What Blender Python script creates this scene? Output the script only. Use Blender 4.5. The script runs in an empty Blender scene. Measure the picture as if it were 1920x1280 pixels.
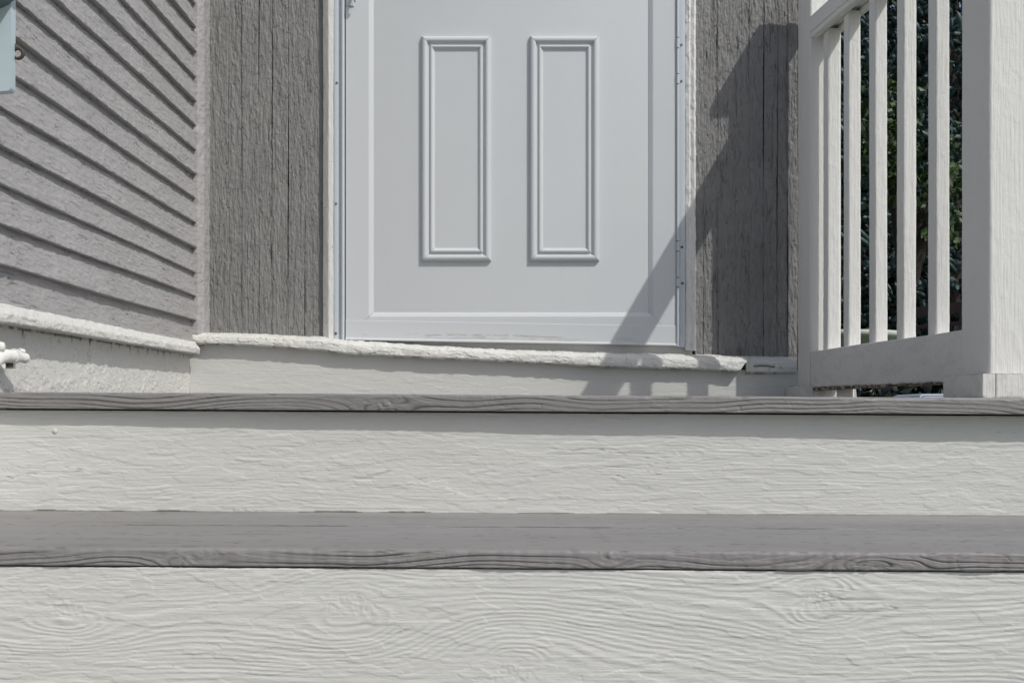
import bpy, math, random
import numpy as np
from mathutils import Vector

random.seed(7)
RNG = np.random.RandomState(11)

# ------------------------------------------------------------------ camera, sky, sun, exposure
E = 0.66                      # eye height above the garden
F = 2370.0                    # focal length in photo pixels
sc = bpy.context.scene
C = sc.collection
cam_d = bpy.data.cameras.new("camera")
cam_d.sensor_width = 36.0
cam_d.lens = F / 1920 * 36
cam_d.shift_y = 135.0 / 1920
cam_d.clip_start = 0.02
cam_d.clip_end = 400
cam = bpy.data.objects.new("camera", cam_d)
cam.location = (0, 0, E)
cam.rotation_euler = (math.pi / 2, 0, 0)
C.objects.link(cam)
sc.camera = cam

SUN = Vector((1.05, -1.0, 1.60)).normalized()      # towards the sun
elev = math.asin(SUN.z)
azim = math.atan2(SUN.x, SUN.y)
w = bpy.data.worlds.new("World")
sc.world = w
w.use_nodes = True
nt = w.node_tree
bg = nt.nodes["Background"]
sky = nt.nodes.new("ShaderNodeTexSky")
sky.sky_type = 'NISHITA'
sky.sun_disc = False
sky.sun_elevation = elev
sky.sun_rotation = azim
sky.air_density = 1.0
sky.dust_density = 2.5
sky.ozone_density = 1.0
nt.links.new(sky.outputs[0], bg.inputs[0])
bg.inputs[1].default_value = 0.15
sun_d = bpy.data.lights.new("sun", 'SUN')
sun_d.energy = 3.5
sun_d.angle = math.radians(0.5)
sun_d.color = (1.0, 0.975, 0.93)
sun = bpy.data.objects.new("sun", sun_d)
sun.rotation_euler = SUN.to_track_quat('Z', 'Y').to_euler()
sun.location = (6, -6, 9)
C.objects.link(sun)
vs_ = sc.view_settings
vs_.view_transform = 'Standard'
vs_.look = 'None'
vs_.exposure = -0.43
vs_.gamma = 1.0
vs_.use_curve_mapping = False

# ------------------------------------------------------------------ noise in numpy
_perm = RNG.permutation(4096)
_ang = RNG.rand(4096) * 2 * np.pi
_gx, _gy = np.cos(_ang), np.sin(_ang)


def perlin(x, y, seed=0):
    x = x + seed * 37.31
    y = y + seed * 17.77
    xi = np.floor(x).astype(np.int64)
    yi = np.floor(y).astype(np.int64)
    xf, yf = x - xi, y - yi
    u = xf * xf * xf * (xf * (xf * 6 - 15) + 10)
    v = yf * yf * yf * (yf * (yf * 6 - 15) + 10)

    def g(ix, iy, dx, dy):
        h = _perm[(_perm[ix & 4095] + iy) & 4095]
        return _gx[h] * dx + _gy[h] * dy
    a = g(xi, yi, xf, yf)
    b = g(xi + 1, yi, xf - 1, yf)
    c = g(xi, yi + 1, xf, yf - 1)
    d = g(xi + 1, yi + 1, xf - 1, yf - 1)
    return ((a + (b - a) * u) * (1 - v) + (c + (d - c) * u) * v) * 1.5


def fbm(x, y, n=3, seed=0, gain=0.5):
    r = 0
    amp = 1.0
    f = 1.0
    for i in range(n):
        r = r + amp * perlin(x * f, y * f, seed + i * 3.7)
        amp *= gain
        f *= 2.03
    return r


def sstep(a, b, x):
    t = np.clip((x - a) / (b - a), 0, 1)
    return t * t * (3 - 2 * t)


def grain(u, v, period=0.006, seed=0, knots=(), warp=0.010, fu=1.6, fv=7.0):
    """annual-ring phase of a flat sawn board; u along the grain, v across (metres)"""
    s = v + warp * fbm(u * fu, v * fv, 2, seed) + 0.0009 * fbm(u * 12, v * 50, 2, seed + 5)
    core = np.zeros_like(s)
    for (uk, vk, R, st) in knots:
        du = (u - uk) / st
        dv = v - vk
        du = du + 0.35 * R * perlin(u * 30, v * 30, seed + 9)
        r2 = du * du + dv * dv
        s = s - dv * (7.0 * R * R) / (r2 + 2.6 * R * R)
        r = np.sqrt(r2)
        wgt = 1 - sstep(R * 0.5, R * 1.1, r)
        s = s * (1 - wgt) + (vk + r * 0.8) * wgt
        core = np.maximum(core, wgt)
    ph = s / period + 0.9 * perlin(s / period * 0.31, s * 0 + seed, seed + 2)
    return ph, core


def ridges(ph, sharp=1.0):
    c = 0.5 + 0.5 * np.cos(2 * np.pi * ph)
    return c ** sharp


def chips(u, v, fu, fv, thr, edge, seed):
    n = fbm(u * fu, v * fv, 3, seed, 0.55)
    return sstep(thr - edge, thr + edge, n)


def cracks(u, v, fu, fv, width, seed, mthr=0.1):
    n = fbm(u * fu, v * fv, 2, seed)
    m = sstep(mthr, mthr + 0.25, fbm(u * fu * 0.7, v * fv * 0.25, 2, seed + 4))
    return np.exp(-(n / width) ** 2) * m


# ------------------------------------------------------------------ materials
def mat(name, col, rough=0.6, var=0.05, bump=0.15, bscale=350.0, stretch=(1, 1, 1), spec=0.35,
        speck=0.0, dirt_col=(0.10, 0.085, 0.07), stain=None, coords='Object', lines=None, flakes=None):
    m = bpy.data.materials.new(name)
    m.use_nodes = True
    n = m.node_tree.nodes
    L = m.node_tree.links
    p = n["Principled BSDF"]
    p.inputs["Roughness"].default_value = rough
    p.inputs["Specular IOR Level"].default_value = spec
    tc = n.new("ShaderNodeTexCoord")
    mp = n.new("ShaderNodeMapping")
    mp.inputs["Scale"].default_value = stretch
    L.new(tc.outputs[coords], mp.inputs[0])

    def noise(scale, detail=3, rough_=0.55):
        t = n.new("ShaderNodeTexNoise")
        t.inputs["Scale"].default_value = scale
        t.inputs["Detail"].default_value = detail
        t.inputs["Roughness"].default_value = rough_
        L.new(mp.outputs[0], t.inputs["Vector"])
        return t

    def mix(fac, a, b, mode='MIX'):
        x = n.new("ShaderNodeMix")
        x.data_type = 'RGBA'
        x.blend_type = mode
        for i, val in ((0, fac), (6, a), (7, b)):
            if hasattr(val, 'links') or hasattr(val, 'is_linked'):
                L.new(val, x.inputs[i])
            elif i == 0:
                x.inputs[0].default_value = val
            else:
                x.inputs[i].default_value = (*val, 1)
        return x.outputs[2]

    def ramp(src, a, b):
        r = n.new("ShaderNodeMapRange")
        r.inputs[1].default_value = a
        r.inputs[2].default_value = b
        L.new(src, r.inputs[0])
        return r.outputs[0]
    big = noise(6.0, 4)
    c = mix(ramp(big.outputs[0], 0.3, 0.7), tuple(x * (1 - var) for x in col), tuple(min(1, x * (1 + var)) for x in col))
    mid = noise(45.0, 4)
    c = mix(ramp(mid.outputs[0], 0.58, 0.75), c, tuple(x * (1 - 1.6 * var) for x in col))
    if stain:
        s2 = noise(stain[1], 5, 0.65)
        c = mix(ramp(s2.outputs[0], stain[2], stain[2] + 0.08), c, stain[0])
    if speck > 0:
        v = n.new("ShaderNodeTexVoronoi")
        v.inputs["Scale"].default_value = 60.0
        L.new(mp.outputs[0], v.inputs["Vector"])
        r = n.new("ShaderNodeMapRange")
        r.inputs[1].default_value = 0.055
        r.inputs[2].default_value = 0.03
        L.new(v.outputs["Distance"], r.inputs[0])
        gate = noise(23.0, 2)
        g2 = ramp(gate.outputs[0], 0.60, 0.64)
        mu = n.new("ShaderNodeMath")
        mu.operation = 'MULTIPLY'
        L.new(r.outputs[0], mu.inputs[0])
        L.new(g2, mu.inputs[1])
        mu2 = n.new("ShaderNodeMath")
        mu2.operation = 'MULTIPLY'
        L.new(mu.outputs[0], mu2.inputs[0])
        mu2.inputs[1].default_value = speck
        c = mix(mu2.outputs[0], c, dirt_col)
    at = n.new("ShaderNodeAttribute")
    at.attribute_name = "dirt"
    c = mix(at.outputs["Fac"], c, dirt_col)
    L.new(c, p.inputs["Base Color"])
    if bump > 0:
        b1 = noise(bscale, 4, 0.6)
        b = n.new("ShaderNodeBump")
        b.inputs["Strength"].default_value = bump
        b.inputs["Distance"].default_value = 0.001
        L.new(b1.outputs[0], b.inputs["Height"])
        last = b

        def sub(scale, stretch_, detail):
            m2 = n.new("ShaderNodeMapping")
            m2.inputs["Scale"].default_value = stretch_
            L.new(tc.outputs[coords], m2.inputs[0])
            t = n.new("ShaderNodeTexNoise")
            t.inputs["Scale"].default_value = scale
            t.inputs["Detail"].default_value = detail
            L.new(m2.outputs[0], t.inputs["Vector"])
            return t
        for spec_, hard in ((lines, False), (flakes, True)):
            if not spec_:
                continue
            scale, stretch_, strength, dist = spec_
            t = sub(scale, stretch_, 5 if hard else 3)
            src = t.outputs[0]
            if hard:
                src = ramp(src, 0.535, 0.555)
            b2 = n.new("ShaderNodeBump")
            b2.inputs["Strength"].default_value = strength
            b2.inputs["Distance"].default_value = dist
            L.new(src, b2.inputs["Height"])
            L.new(last.outputs[0], b2.inputs["Normal"])
            last = b2
        L.new(last.outputs[0], p.inputs["Normal"])
    return m


M = {}
M['white'] = mat("white_paint", (0.71, 0.71, 0.685), 0.55, 0.02, 0.3, 260, speck=0.5, lines=(280, (1, 1, 0.05), 0.75, 0.0014), flakes=(34, (1, 1, 0.5), 0.35, 0.0004))
M['trim'] = mat("thick_white_trim_paint", (0.64, 0.64, 0.61), 0.5, 0.03, 0.5, 240, speck=0.8, lines=(150, (0.3, 0.3, 1), 0.5, 0.0012), flakes=(60, (0.6, 0.6, 1.2), 0.8, 0.0008))
M['white_h'] = mat("white_paint_on_board", (0.575, 0.58, 0.555), 0.6, 0.025, 0.3, 330, (0.35, 1, 1), speck=0.6, dirt_col=(0.17, 0.155, 0.14), lines=(360, (0.04, 1, 1), 0.45, 0.0011), flakes=(40, (0.4, 1, 1.2), 0.3, 0.0005))
M['grey'] = mat("grey_paint", (0.212, 0.210, 0.205), 0.55, 0.09, 0.4, 300, speck=0.4, lines=(260, (1, 1, 0.05), 0.5, 0.0014), flakes=(42, (1.3, 1, 0.33), 1.0, 0.0014), dirt_col=(0.05, 0.045, 0.04))
M['grey_h'] = mat("grey_porch_paint", (0.24, 0.235, 0.232), 0.5, 0.10, 0.4, 420, (0.3, 1, 1), speck=0.9, lines=(300, (0.04, 1, 1), 0.35, 0.0008), flakes=(26, (0.25, 1, 1), 0.35, 0.0004), dirt_col=(0.05, 0.045, 0.04))
M['siding'] = mat("grey_siding_paint", (0.35, 0.344, 0.345), 0.48, 0.07, 0.35, 300, speck=0.5, lines=(260, (1, 0.07, 1), 0.5, 0.0012), flakes=(34, (1, 0.3, 1.5), 0.6, 0.0008), dirt_col=(0.05, 0.045, 0.04))
M['door'] = mat("door_enamel", (0.575, 0.60, 0.615), 0.34, 0.012, 0.05, 500, speck=0.25, dirt_col=(0.36, 0.31, 0.24))
M['alu'] = mat("painted_aluminium", (0.52, 0.565, 0.60), 0.38, 0.015, 0.04, 400)
M['rust'] = mat("rusty_screw", (0.20, 0.09, 0.045), 0.7, 0.2, 0.3, 900)
M['screw'] = mat("dull_screw", (0.22, 0.21, 0.19), 0.5, 0.2, 0.2, 900)
M['iron'] = mat("brown_iron", (0.07, 0.055, 0.045), 0.6, 0.2, 0.3, 500)
M['bluebox'] = mat("pale_blue_metal", (0.46, 0.56, 0.60), 0.4, 0.04, 0.15, 120)
M['teal'] = mat("dark_teal_metal", (0.10, 0.155, 0.175), 0.4, 0.06, 0.1, 150)
M['dark'] = mat("gap_shade_black", (0.02, 0.018, 0.016), 0.9, 0.1, 0)  # near-black colour standing in for the shade inside gaps
M['peeled'] = mat("peeled_brown_wood", (0.13, 0.075, 0.045), 0.8, 0.3, 0.5, 200, stain=((0.45, 0.43, 0.38), 60, 0.5))
M['brown'] = mat("brown_stained_wood", (0.075, 0.030, 0.024), 0.6, 0.2, 0.4, 120, (1, 6, 6))
M['stone'] = mat("pale_cast_stone", (0.42, 0.44, 0.40), 0.8, 0.1, 0.4, 90, stain=((0.16, 0.19, 0.10), 14, 0.56))
M['cooler'] = mat("pale_blue_plastic", (0.58, 0.62, 0.68), 0.35, 0.03, 0.05, 100)
M['blue'] = mat("blue_plastic_trim", (0.07, 0.16, 0.30), 0.4, 0.03, 0.05, 100)
M['bark'] = mat("bark", (0.035, 0.028, 0.022), 0.9, 0.3, 0.8, 60)
M['grass'] = mat("grass", (0.055, 0.085, 0.03), 0.9, 0.35, 1.0, 60)
M['concrete'] = mat("concrete_path", (0.36, 0.35, 0.33), 0.85, 0.08, 0.6, 120, speck=0.4)


def leaf_mat(name, c1, c2, rough=0.5):
    m = bpy.data.materials.new(name)
    m.use_nodes = True
    n = m.node_tree.nodes
    L = m.node_tree.links
    p = n["Principled BSDF"]
    at = n.new("ShaderNodeAttribute")
    at.attribute_name = "tint"
    x = n.new("ShaderNodeMix")
    x.data_type = 'RGBA'
    x.inputs[6].default_value = (*c1, 1)
    x.inputs[7].default_value = (*c2, 1)
    L.new(at.outputs["Fac"], x.inputs[0])
    L.new(x.outputs[2], p.inputs["Base Color"])
    p.inputs["Roughness"].default_value = rough
    return m


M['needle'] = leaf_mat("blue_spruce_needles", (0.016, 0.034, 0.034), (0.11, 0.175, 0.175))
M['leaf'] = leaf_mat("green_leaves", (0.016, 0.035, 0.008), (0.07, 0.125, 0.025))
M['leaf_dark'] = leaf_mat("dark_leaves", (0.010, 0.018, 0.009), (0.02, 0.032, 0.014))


# ------------------------------------------------------------------ object helpers
def thing(name, label, cat, loc=(0, 0, 0), group=None):
    o = bpy.data.objects.new(name, None)
    o.empty_display_size = 0.05
    C.objects.link(o)
    o.location = loc
    tag(o, label, cat, group)
    return o


def tag(o, label=None, cat=None, group=None, kind=None):
    if label:
        o['label'] = label
    if cat:
        o['category'] = cat
    if group:
        o['group'] = group
    if kind:
        o['kind'] = kind
    return o


def wloc(o):
    v = Vector((0, 0, 0))
    while o is not None:
        v = v + o.location
        o = o.parent
    return v


def mesh_obj(name, V, faces, m, parent=None, smooth=None, attrs=None):
    """V in world space (n,3). faces: list of (array (k,n)) groups."""
    V = np.asarray(V, dtype=np.float64)
    off = np.array(wloc(parent)) if parent is not None else V.mean(0) * 0
    V = V - off
    me = bpy.data.meshes.new(name)
    groups = [np.asarray(f, dtype=np.int32) for f in faces if len(f)]
    nl = sum(g.size for g in groups)
    nf = sum(g.shape[0] for g in groups)
    me.vertices.add(len(V))
    me.vertices.foreach_set("co", V.astype(np.float32).ravel())
    me.loops.add(nl)
    me.loops.foreach_set("vertex_index", np.concatenate([g.ravel() for g in groups]))
    me.polygons.add(nf)
    tot = np.concatenate([np.full(g.shape[0], g.shape[1], dtype=np.int32) for g in groups])
    st = np.concatenate([[0], np.cumsum(tot)[:-1]]).astype(np.int32)
    me.polygons.foreach_set("loop_start", st)
    if smooth is not None:
        me.polygons.foreach_set("use_smooth", np.asarray(smooth, dtype=bool))
    me.update(calc_edges=True)
    if attrs:
        for k, a in attrs.items():
            at = me.attributes.new(k, 'FLOAT', 'POINT')
            at.data.foreach_set("value", np.asarray(a, dtype=np.float32))
    me.validate()
    me.materials.append(m)
    o = bpy.data.objects.new(name, me)
    C.objects.link(o)
    if parent is not None:
        o.parent = parent
    return o


def fillet(poly, r):
    """round convex/concave corners of a closed 2D polygon; poly = [(a,b,ds[,r])]"""
    out = []
    n = len(poly)
    for i in range(n):
        p0 = np.array(poly[i - 1][:2])
        p1 = np.array(poly[i][:2])
        p2 = np.array(poly[(i + 1) % n][:2])
        rr = poly[i][3] if len(poly[i]) > 3 else r
        d0, d2 = p0 - p1, p2 - p1
        l0, l2 = np.linalg.norm(d0), np.linalg.norm(d2)
        k = min(rr, 0.45 * l0, 0.45 * l2)
        if k <= 1e-5:
            out.append((p1[0], p1[1], poly[i][2]))
            continue
        a = p1 + d0 / l0 * k
        b = p1 + d2 / l2 * k
        ns = 4 if rr > 0.004 else 2
        for j in range(ns):
            t = j / ns
            q = (1 - t) ** 2 * a + 2 * t * (1 - t) * p1 + t * t * b
            out.append((q[0], q[1], 9.0))
        out.append((b[0], b[1], poly[i][2]))
    return out


def sweep(name, poly, ts, frame, m, parent=None, H=None, r=0.0015):
    """closed 2D profile poly [(a,b,ds)] swept over ts; frame(T,A,B)->(X,Y,Z)"""
    pts = fillet(poly, r)
    n = len(pts)
    A, B = [], []
    for i in range(n):
        a0, b0, ds = pts[i]
        a1, b1 = pts[(i + 1) % n][:2]
        L = math.hypot(a1 - a0, b1 - b0)
        k = max(1, int(round(L / ds)))
        for j in range(k):
            A.append(a0 + (a1 - a0) * j / k)
            B.append(b0 + (b1 - b0) * j / k)
    A, B = np.array(A), np.array(B)
    k = len(A)
    area = 0.5 * np.sum(A * np.roll(B, -1) - np.roll(A, -1) * B)
    ea, eb = np.roll(A, -1) - A, np.roll(B, -1) - B
    l = np.hypot(ea, eb) + 1e-12
    na, nb = eb / l, -ea / l
    if area < 0:
        na, nb = -na, -nb
    na2, nb2 = na + np.roll(na, 1), nb + np.roll(nb, 1)
    l = np.hypot(na2, nb2) + 1e-9
    na2, nb2 = na2 / l, nb2 / l
    ts = np.asarray(ts, float)
    T = np.repeat(ts[:, None], k, 1)
    AA = np.repeat(A[None], len(ts), 0)
    BB = np.repeat(B[None], len(ts), 0)
    NA = np.repeat(na2[None], len(ts), 0)
    NB = np.repeat(nb2[None], len(ts), 0)
    dirt = np.zeros_like(T)
    if H is not None:
        h = H(T, AA, BB, NA, NB)
        if isinstance(h, tuple):
            h, dirt = h
        A2, B2 = AA + NA * h, BB + NB * h
    else:
        A2, B2 = AA, BB
    X, Y, Z = frame(T, A2, B2)
    V = np.stack([X + 0 * T, Y + 0 * T, Z + 0 * T], -1).reshape(-1, 3)
    nt_ = len(ts)
    i = np.arange(nt_ - 1)[:, None] * k
    j = np.arange(k)[None]
    jn = (j + 1) % k
    q = np.stack([i + j, i + jn, i + k + jn, i + k + j], -1).reshape(-1, 4)
    # orientation
    X0, Y0, Z0 = frame(T[:1], AA[:1] + NA[:1] * 1e-3, BB[:1] + NB[:1] * 1e-3)
    f0 = V[q[0]]
    nrm = np.cross(f0[1] - f0[0], f0[3] - f0[0])
    o0 = np.array([np.ravel(X0)[0], np.ravel(Y0 + 0 * T[:1])[0], np.ravel(Z0 + 0 * T[:1])[0]]) - f0[0]
    if np.dot(nrm, o0) < 0:
        q = q[:, ::-1]
    base = len(V)
    V = np.concatenate([V, V[:k], V[(nt_ - 1) * k:nt_ * k]])
    caps = np.array([np.arange(base, base + k), np.arange(base + k, base + 2 * k)[::-1]])
    d = dirt.reshape(-1)
    d = np.concatenate([d, d[:k], d[(nt_ - 1) * k:nt_ * k]])
    sm = np.concatenate([np.ones(len(q), bool), np.zeros(2, bool)])
    return mesh_obj(name, V, [q, caps], m, parent, sm, {"dirt": d})


def lin(a, b, step):
    return np.linspace(a, b, max(2, int(round(abs(b - a) / step)) + 1))


def fr_x(T, A, B):      # profile (y,z) swept along x
    return T, A, B


def fr_y(T, A, B):      # profile (x,z) swept along y
    return A, T, B


def fr_z(T, A, B):      # profile (x,y) swept along z
    return A, B, T


def box(name, x0, x1, y0, y1, z0, z1, m, parent=None, r=0.001, H=None, step=9.0, tstep=9.0):
    return sweep(name, [(x0, y0, step), (x1, y0, step), (x1, y1, step), (x0, y1, step)],
                 lin(z0, z1, tstep), fr_z, m, parent, H, r)


def tube(name, pts, rad, m, parent=None, n=12):
    """round bar along a polyline; rad scalar or per point"""
    P = np.array(pts, float)
    R = np.full(len(P), rad) if np.isscalar(rad) else np.array(rad, float)
    V, Q = [], []
    for i in range(len(P)):
        t = P[min(i + 1, len(P) - 1)] - P[max(i - 1, 0)]
        t /= np.linalg.norm(t) + 1e-9
        u = np.cross(t, (0.13, 0.31, 0.94))
        u /= np.linalg.norm(u)
        v = np.cross(t, u)
        a = np.arange(n) / n * 2 * np.pi
        V.append(P[i] + R[i] * (np.cos(a)[:, None] * u + np.sin(a)[:, None] * v))
    V = np.concatenate(V)
    for i in range(len(P) - 1):
        for j in range(n):
            Q.append((i * n + j, i * n + (j + 1) % n, (i + 1) * n + (j + 1) % n, (i + 1) * n + j))
    b = len(V)
    V = np.concatenate([V, V[:n], V[-n:]])
    caps = np.array([np.arange(b, b + n)[::-1], np.arange(b + n, b + 2 * n)])
    return mesh_obj(name, V, [np.array(Q), caps], m, parent, [True] * len(Q) + [False] * 2)


def lathe(name, prof, centre, m, parent=None, n=40, axis='z'):
    a = np.arange(n) / n * 2 * np.pi
    V = []
    for (r, h) in prof:
        if axis == 'z':
            V.append(np.stack([centre[0] + r * np.cos(a), centre[1] + r * np.sin(a), centre[2] + h + 0 * a], -1))
        else:
            V.append(np.stack([centre[0] + r * np.cos(a), centre[1] + h + 0 * a, centre[2] + r * np.sin(a)], -1))
    V = np.concatenate(V)
    Q = []
    for i in range(len(prof) - 1):
        for j in range(n):
            Q.append((i * n + j, i * n + (j + 1) % n, (i + 1) * n + (j + 1) % n, (i + 1) * n + j))
    return mesh_obj(name, V, [np.array(Q)], m, parent, [True] * len(Q))


def X(px, y):
    return (px - 960.0) * y / F


def Z(py, y):
    return E + (775.0 - py) * y / F


TILT = -0.006       # the whole stair leans a little to the right

# ------------------------------------------------------------------ ground
def sheet(name, x0, x1, y0, y1, z, m, n=1):
    xs = np.linspace(x0, x1, n + 1)
    ys = np.linspace(y0, y1, n + 1)
    XX, YY = np.meshgrid(xs, ys)
    V = np.stack([XX, YY, XX * 0 + z], -1).reshape(-1, 3)
    i = np.arange(n)[:, None] * (n + 1)
    j = np.arange(n)[None]
    q = np.stack([i + j, i + j + 1, i + j + n + 2, i + j + n + 1], -1).reshape(-1, 4)
    return mesh_obj(name, V, [q], m)


tag(sheet("ground", -150, 150, -150, 150, 0.0, M['grass'], 4), kind='structure')
# flagged concrete path at the foot of the steps
path = sheet("path", -0.78, 1.6, -9, 1.1, 0.004, M['concrete'], 2)
tag(path, kind='structure')

# ------------------------------------------------------------------ front steps and porch floor
steps = thing("porch_steps", "wide weathered wooden porch steps with grey treads and white risers below the door", "steps", (0.1, 1.4, 0))
XL, XR = -0.772, 0.985


def board_x(step_fine, lo, hi):
    return np.unique(np.concatenate([lin(XL, lo, 0.02), lin(lo, hi, step_fine), lin(hi, XR, 0.02)]))


def riser_relief(period, amp, knots, seed, chip_amp, chip_thr, crack_w, smooth_thr=-0.1, lump_=0.00020, z_low=0.0):
    def H(T, A, B, NA, NB):
        front = sstep(0.3, 0.9, -NA)
        ph, core = grain(T, B, period, seed, knots, warp=0.014)
        g = ridges(ph, 1.3)
        msk = sstep(smooth_thr - 0.25, smooth_thr + 0.35, fbm(T * 2.6, B * 12, 2, seed + 21))
        fine = perlin(T * 9, B * 430, seed + 3)
        h = amp * 1.3 * g * (0.25 + 0.75 * msk) * (1 - 0.7 * core) + 0.00013 * fine * (0.4 + 0.6 * msk)
        c1 = chips(T, B, 9, 42, chip_thr, 0.010, seed + 31)
        c2 = chips(T + 0.03, B, 26, 90, chip_thr + 0.12, 0.02, seed + 37)
        h = h + chip_amp * c1 + chip_amp * 0.6 * c2 * (1 - 0.4 * msk)
        ck = cracks(T, B, 5, 75, crack_w * 0.8, seed + 41, 0.42)
        h = h - 0.0007 * ck
        h = h + core * 0.0006 * fbm(T * 160, B * 160, 3, seed + 51)
        h = h + 0.75 * lump_ * fbm(T * 60, B * 260, 3, seed + 61) * (1 - 0.5 * msk)
        h = h + 0.0007 * fbm(T * 3, B * 9, 2, seed + 71)
        h = np.clip(h, -0.002, 0.003)
        rag = sstep(0.0, 0.0006, 0.0035 * (0.2 + fbm(T * 14, T * 0, 4, seed + 91)) * sstep(1.0, -0.3, T * 2 + 0.4) - (B - z_low)) * 0.9
        return h * front, np.clip(np.maximum(ck * 0.4, rag), 0, 1) * front
    return H


def riser(name, y_l, y_r, z0, z1, xs, ds, H, m, parent):
    def frame(T, A, B):
        k = (T - XL) / (XR - XL)
        return T, A + y_l + (y_r - y_l) * k, B + TILT * T
    return sweep(name, [(0, z0, ds), (0, z1, 9), (0.022, z1, 9), (0.022, z0, 9)], xs, frame, m, parent, H, 0.0008)


zF = E + 0.0273            # porch floor level
tF = 0.0243                # its thickness at the nosing
zT = E - 0.1483            # lower tread
tT = 0.0195
# riser under the porch floor
riser("riser", 1.8655, 1.8785, zT + 0.0005, zF - tF - 0.0022, board_x(0.0016, -0.79 + 0.02, 0.80), 0.0013,
      riser_relief(0.0047, 0.00022, [(0.245, E - 0.058, 0.006, 2.2), (-0.40, E - 0.15, 0.012, 3.0)], 3, 0.00042, 0.10, 0.03, 0.0, z_low=zT + 0.0015), M['white_h'], steps)
# riser under the lower tread
riser("riser", 1.3752, 1.3758, E - 0.3187, zT - tT - 0.0018, board_x(0.0012, -0.61, 0.61), 0.00105,
      riser_relief(0.0054, 0.00036, [(-0.482, E - 0.215, 0.012, 1.9), (-0.175, E - 0.210, 0.013, 2.0), (0.000, E - 0.285, 0.016, 1.7),
                                     (0.335, E - 0.200, 0.013, 1.8), (0.62, E - 0.26, 0.01, 1.8)], 8, 0.00040, 0.14, 0.03, -0.15, 0.00024), M['white_h'], steps)
for k in range(2):
    z1 = E - 0.3187 - 0.170 * k
    y0 = 1.395 - 0.30 * (k + 1)
    sweep("riser", [(y0 + 0.02, max(z1 - 0.172, 0.0), 9), (y0 + 0.02, z1 - 0.0225, 9), (y0 + 0.042, z1 - 0.0225, 9), (y0 + 0.042, max(z1 - 0.172, 0.0), 9)],
          lin(XL, XR, 0.2), fr_x, M['white_h'], steps)


def nose_relief(ynose, zmid, th, seed, edge_amp, knots, period=0.0052, is_nose=True):
    def H(T, A, B, NA, NB):
        front = sstep(0.2, 0.9, -NA)
        top = sstep(0.3, 0.95, NB)
        ph, core = grain(T, B * 1.0 + 0.0 * A, period, seed, knots, warp=0.015, fu=3.4, fv=3)
        fr_ = ph - np.floor(ph) - 0.5
        gr = np.exp(-(fr_ / 0.11) ** 2) * (1 - 0.8 * core)
        md = 0.3 + 0.7 * sstep(-0.5, 0.3, fbm(T * 5, B * 30, 2, seed + 8))
        h = front * (-0.0011 * gr * md + 0.0004 * fr_)
        h = h + front * 0.00035 * chips(T, B, 20, 60, 0.2, 0.04, seed + 12)
        h = h - front * 0.0009 * cracks(T, B, 30, 20, 0.02, seed + 77, 0.35)
        h = h + core * front * 0.0012 * fbm(T * 120, B * 120, 2, seed + 4)
        wob = edge_amp * (fbm(T * 9, 0 * T, 3, seed + 14) + 0.6 * fbm(T * 60, A * 20, 2, seed + 19))
        h = h + wob * np.exp(-((A - ynose) / 0.006) ** 2) * np.maximum(front, top)
        h = h + top * (0.00022 * fbm(T * 6, A * 60, 3, seed + 23) + 0.00010 * fbm(T * 60, A * 260, 2, seed + 29))
        sc1 = sstep(0.62, 0.75, fbm(T * 26, A * 150, 3, seed + 81)) * top * 0.5
        sc2 = sstep(0.05, 0.9, fbm(T * 4, A * 22, 4, seed + 83)) * top * 0.14
        ck = cracks(T, A, 3.2, 55, 0.018, seed + 33, 0.22) * top
        h = h - 0.0006 * ck
        if not is_nose:
            dd0 = np.exp(-((A - ynose) / 0.0022) ** 2) * sstep(-0.3, 0.3, fbm(T * 8, T * 0, 3, seed + 60)) * 0.55
            return h, np.clip(dd0 + ck * 0.6 + sc1 + sc2, 0, 1)
        dd = ck * 0.6 + sc1 + sc2 + front * (0.10 + 0.6 * gr * md)
        return h, np.clip(dd, 0, 1)
    return H


def tread(name, y0, y1, ztop, th, xs, seed, nose=True, fine=0.0009, dsy=0.006, knots=(), edge_amp=0.0009, rn=0.0045):
    def frame(T, A, B):
        return T, A, B + TILT * T
    prof = [(y0, ztop - th, fine, 0.0015), (y0, ztop, dsy, rn if nose else 0.001), (y1, ztop, 9, 0.001), (y1, ztop - th, 0.05, 0.001)]
    return sweep(name, prof, xs, frame, M['grey_h'], steps, nose_relief(y0, ztop, th, seed, edge_amp, knots, is_nose=nose), 0.001)


tread("tread_board", 1.373, 1.6485, zT, tT, board_x(0.0014, -0.60, 0.60), 5, True, 0.0006, 0.005,
      [(-0.345, zT - 0.012, 0.007, 2.0), (0.105, zT - 0.004, 0.006, 1.5), (0.39, zT - 0.022, 0.009, 3.0)], 0.0013)
tread("tread_board", 1.6492, 1.8850, zT + 0.0008, tT, board_x(0.0022, -0.78 + 0.02, 0.78), 15, False, 0.004, 0.0035)
tread("tread_board", 1.073, 1.393, E - 0.3187, 0.022, lin(XL, XR, 0.02), 25, True, 0.003, 0.02)
tread("tread_board", 0.773, 1.093, E - 0.4887, 0.022, lin(XL, XR, 0.02), 26, True, 0.003, 0.02)
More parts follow.
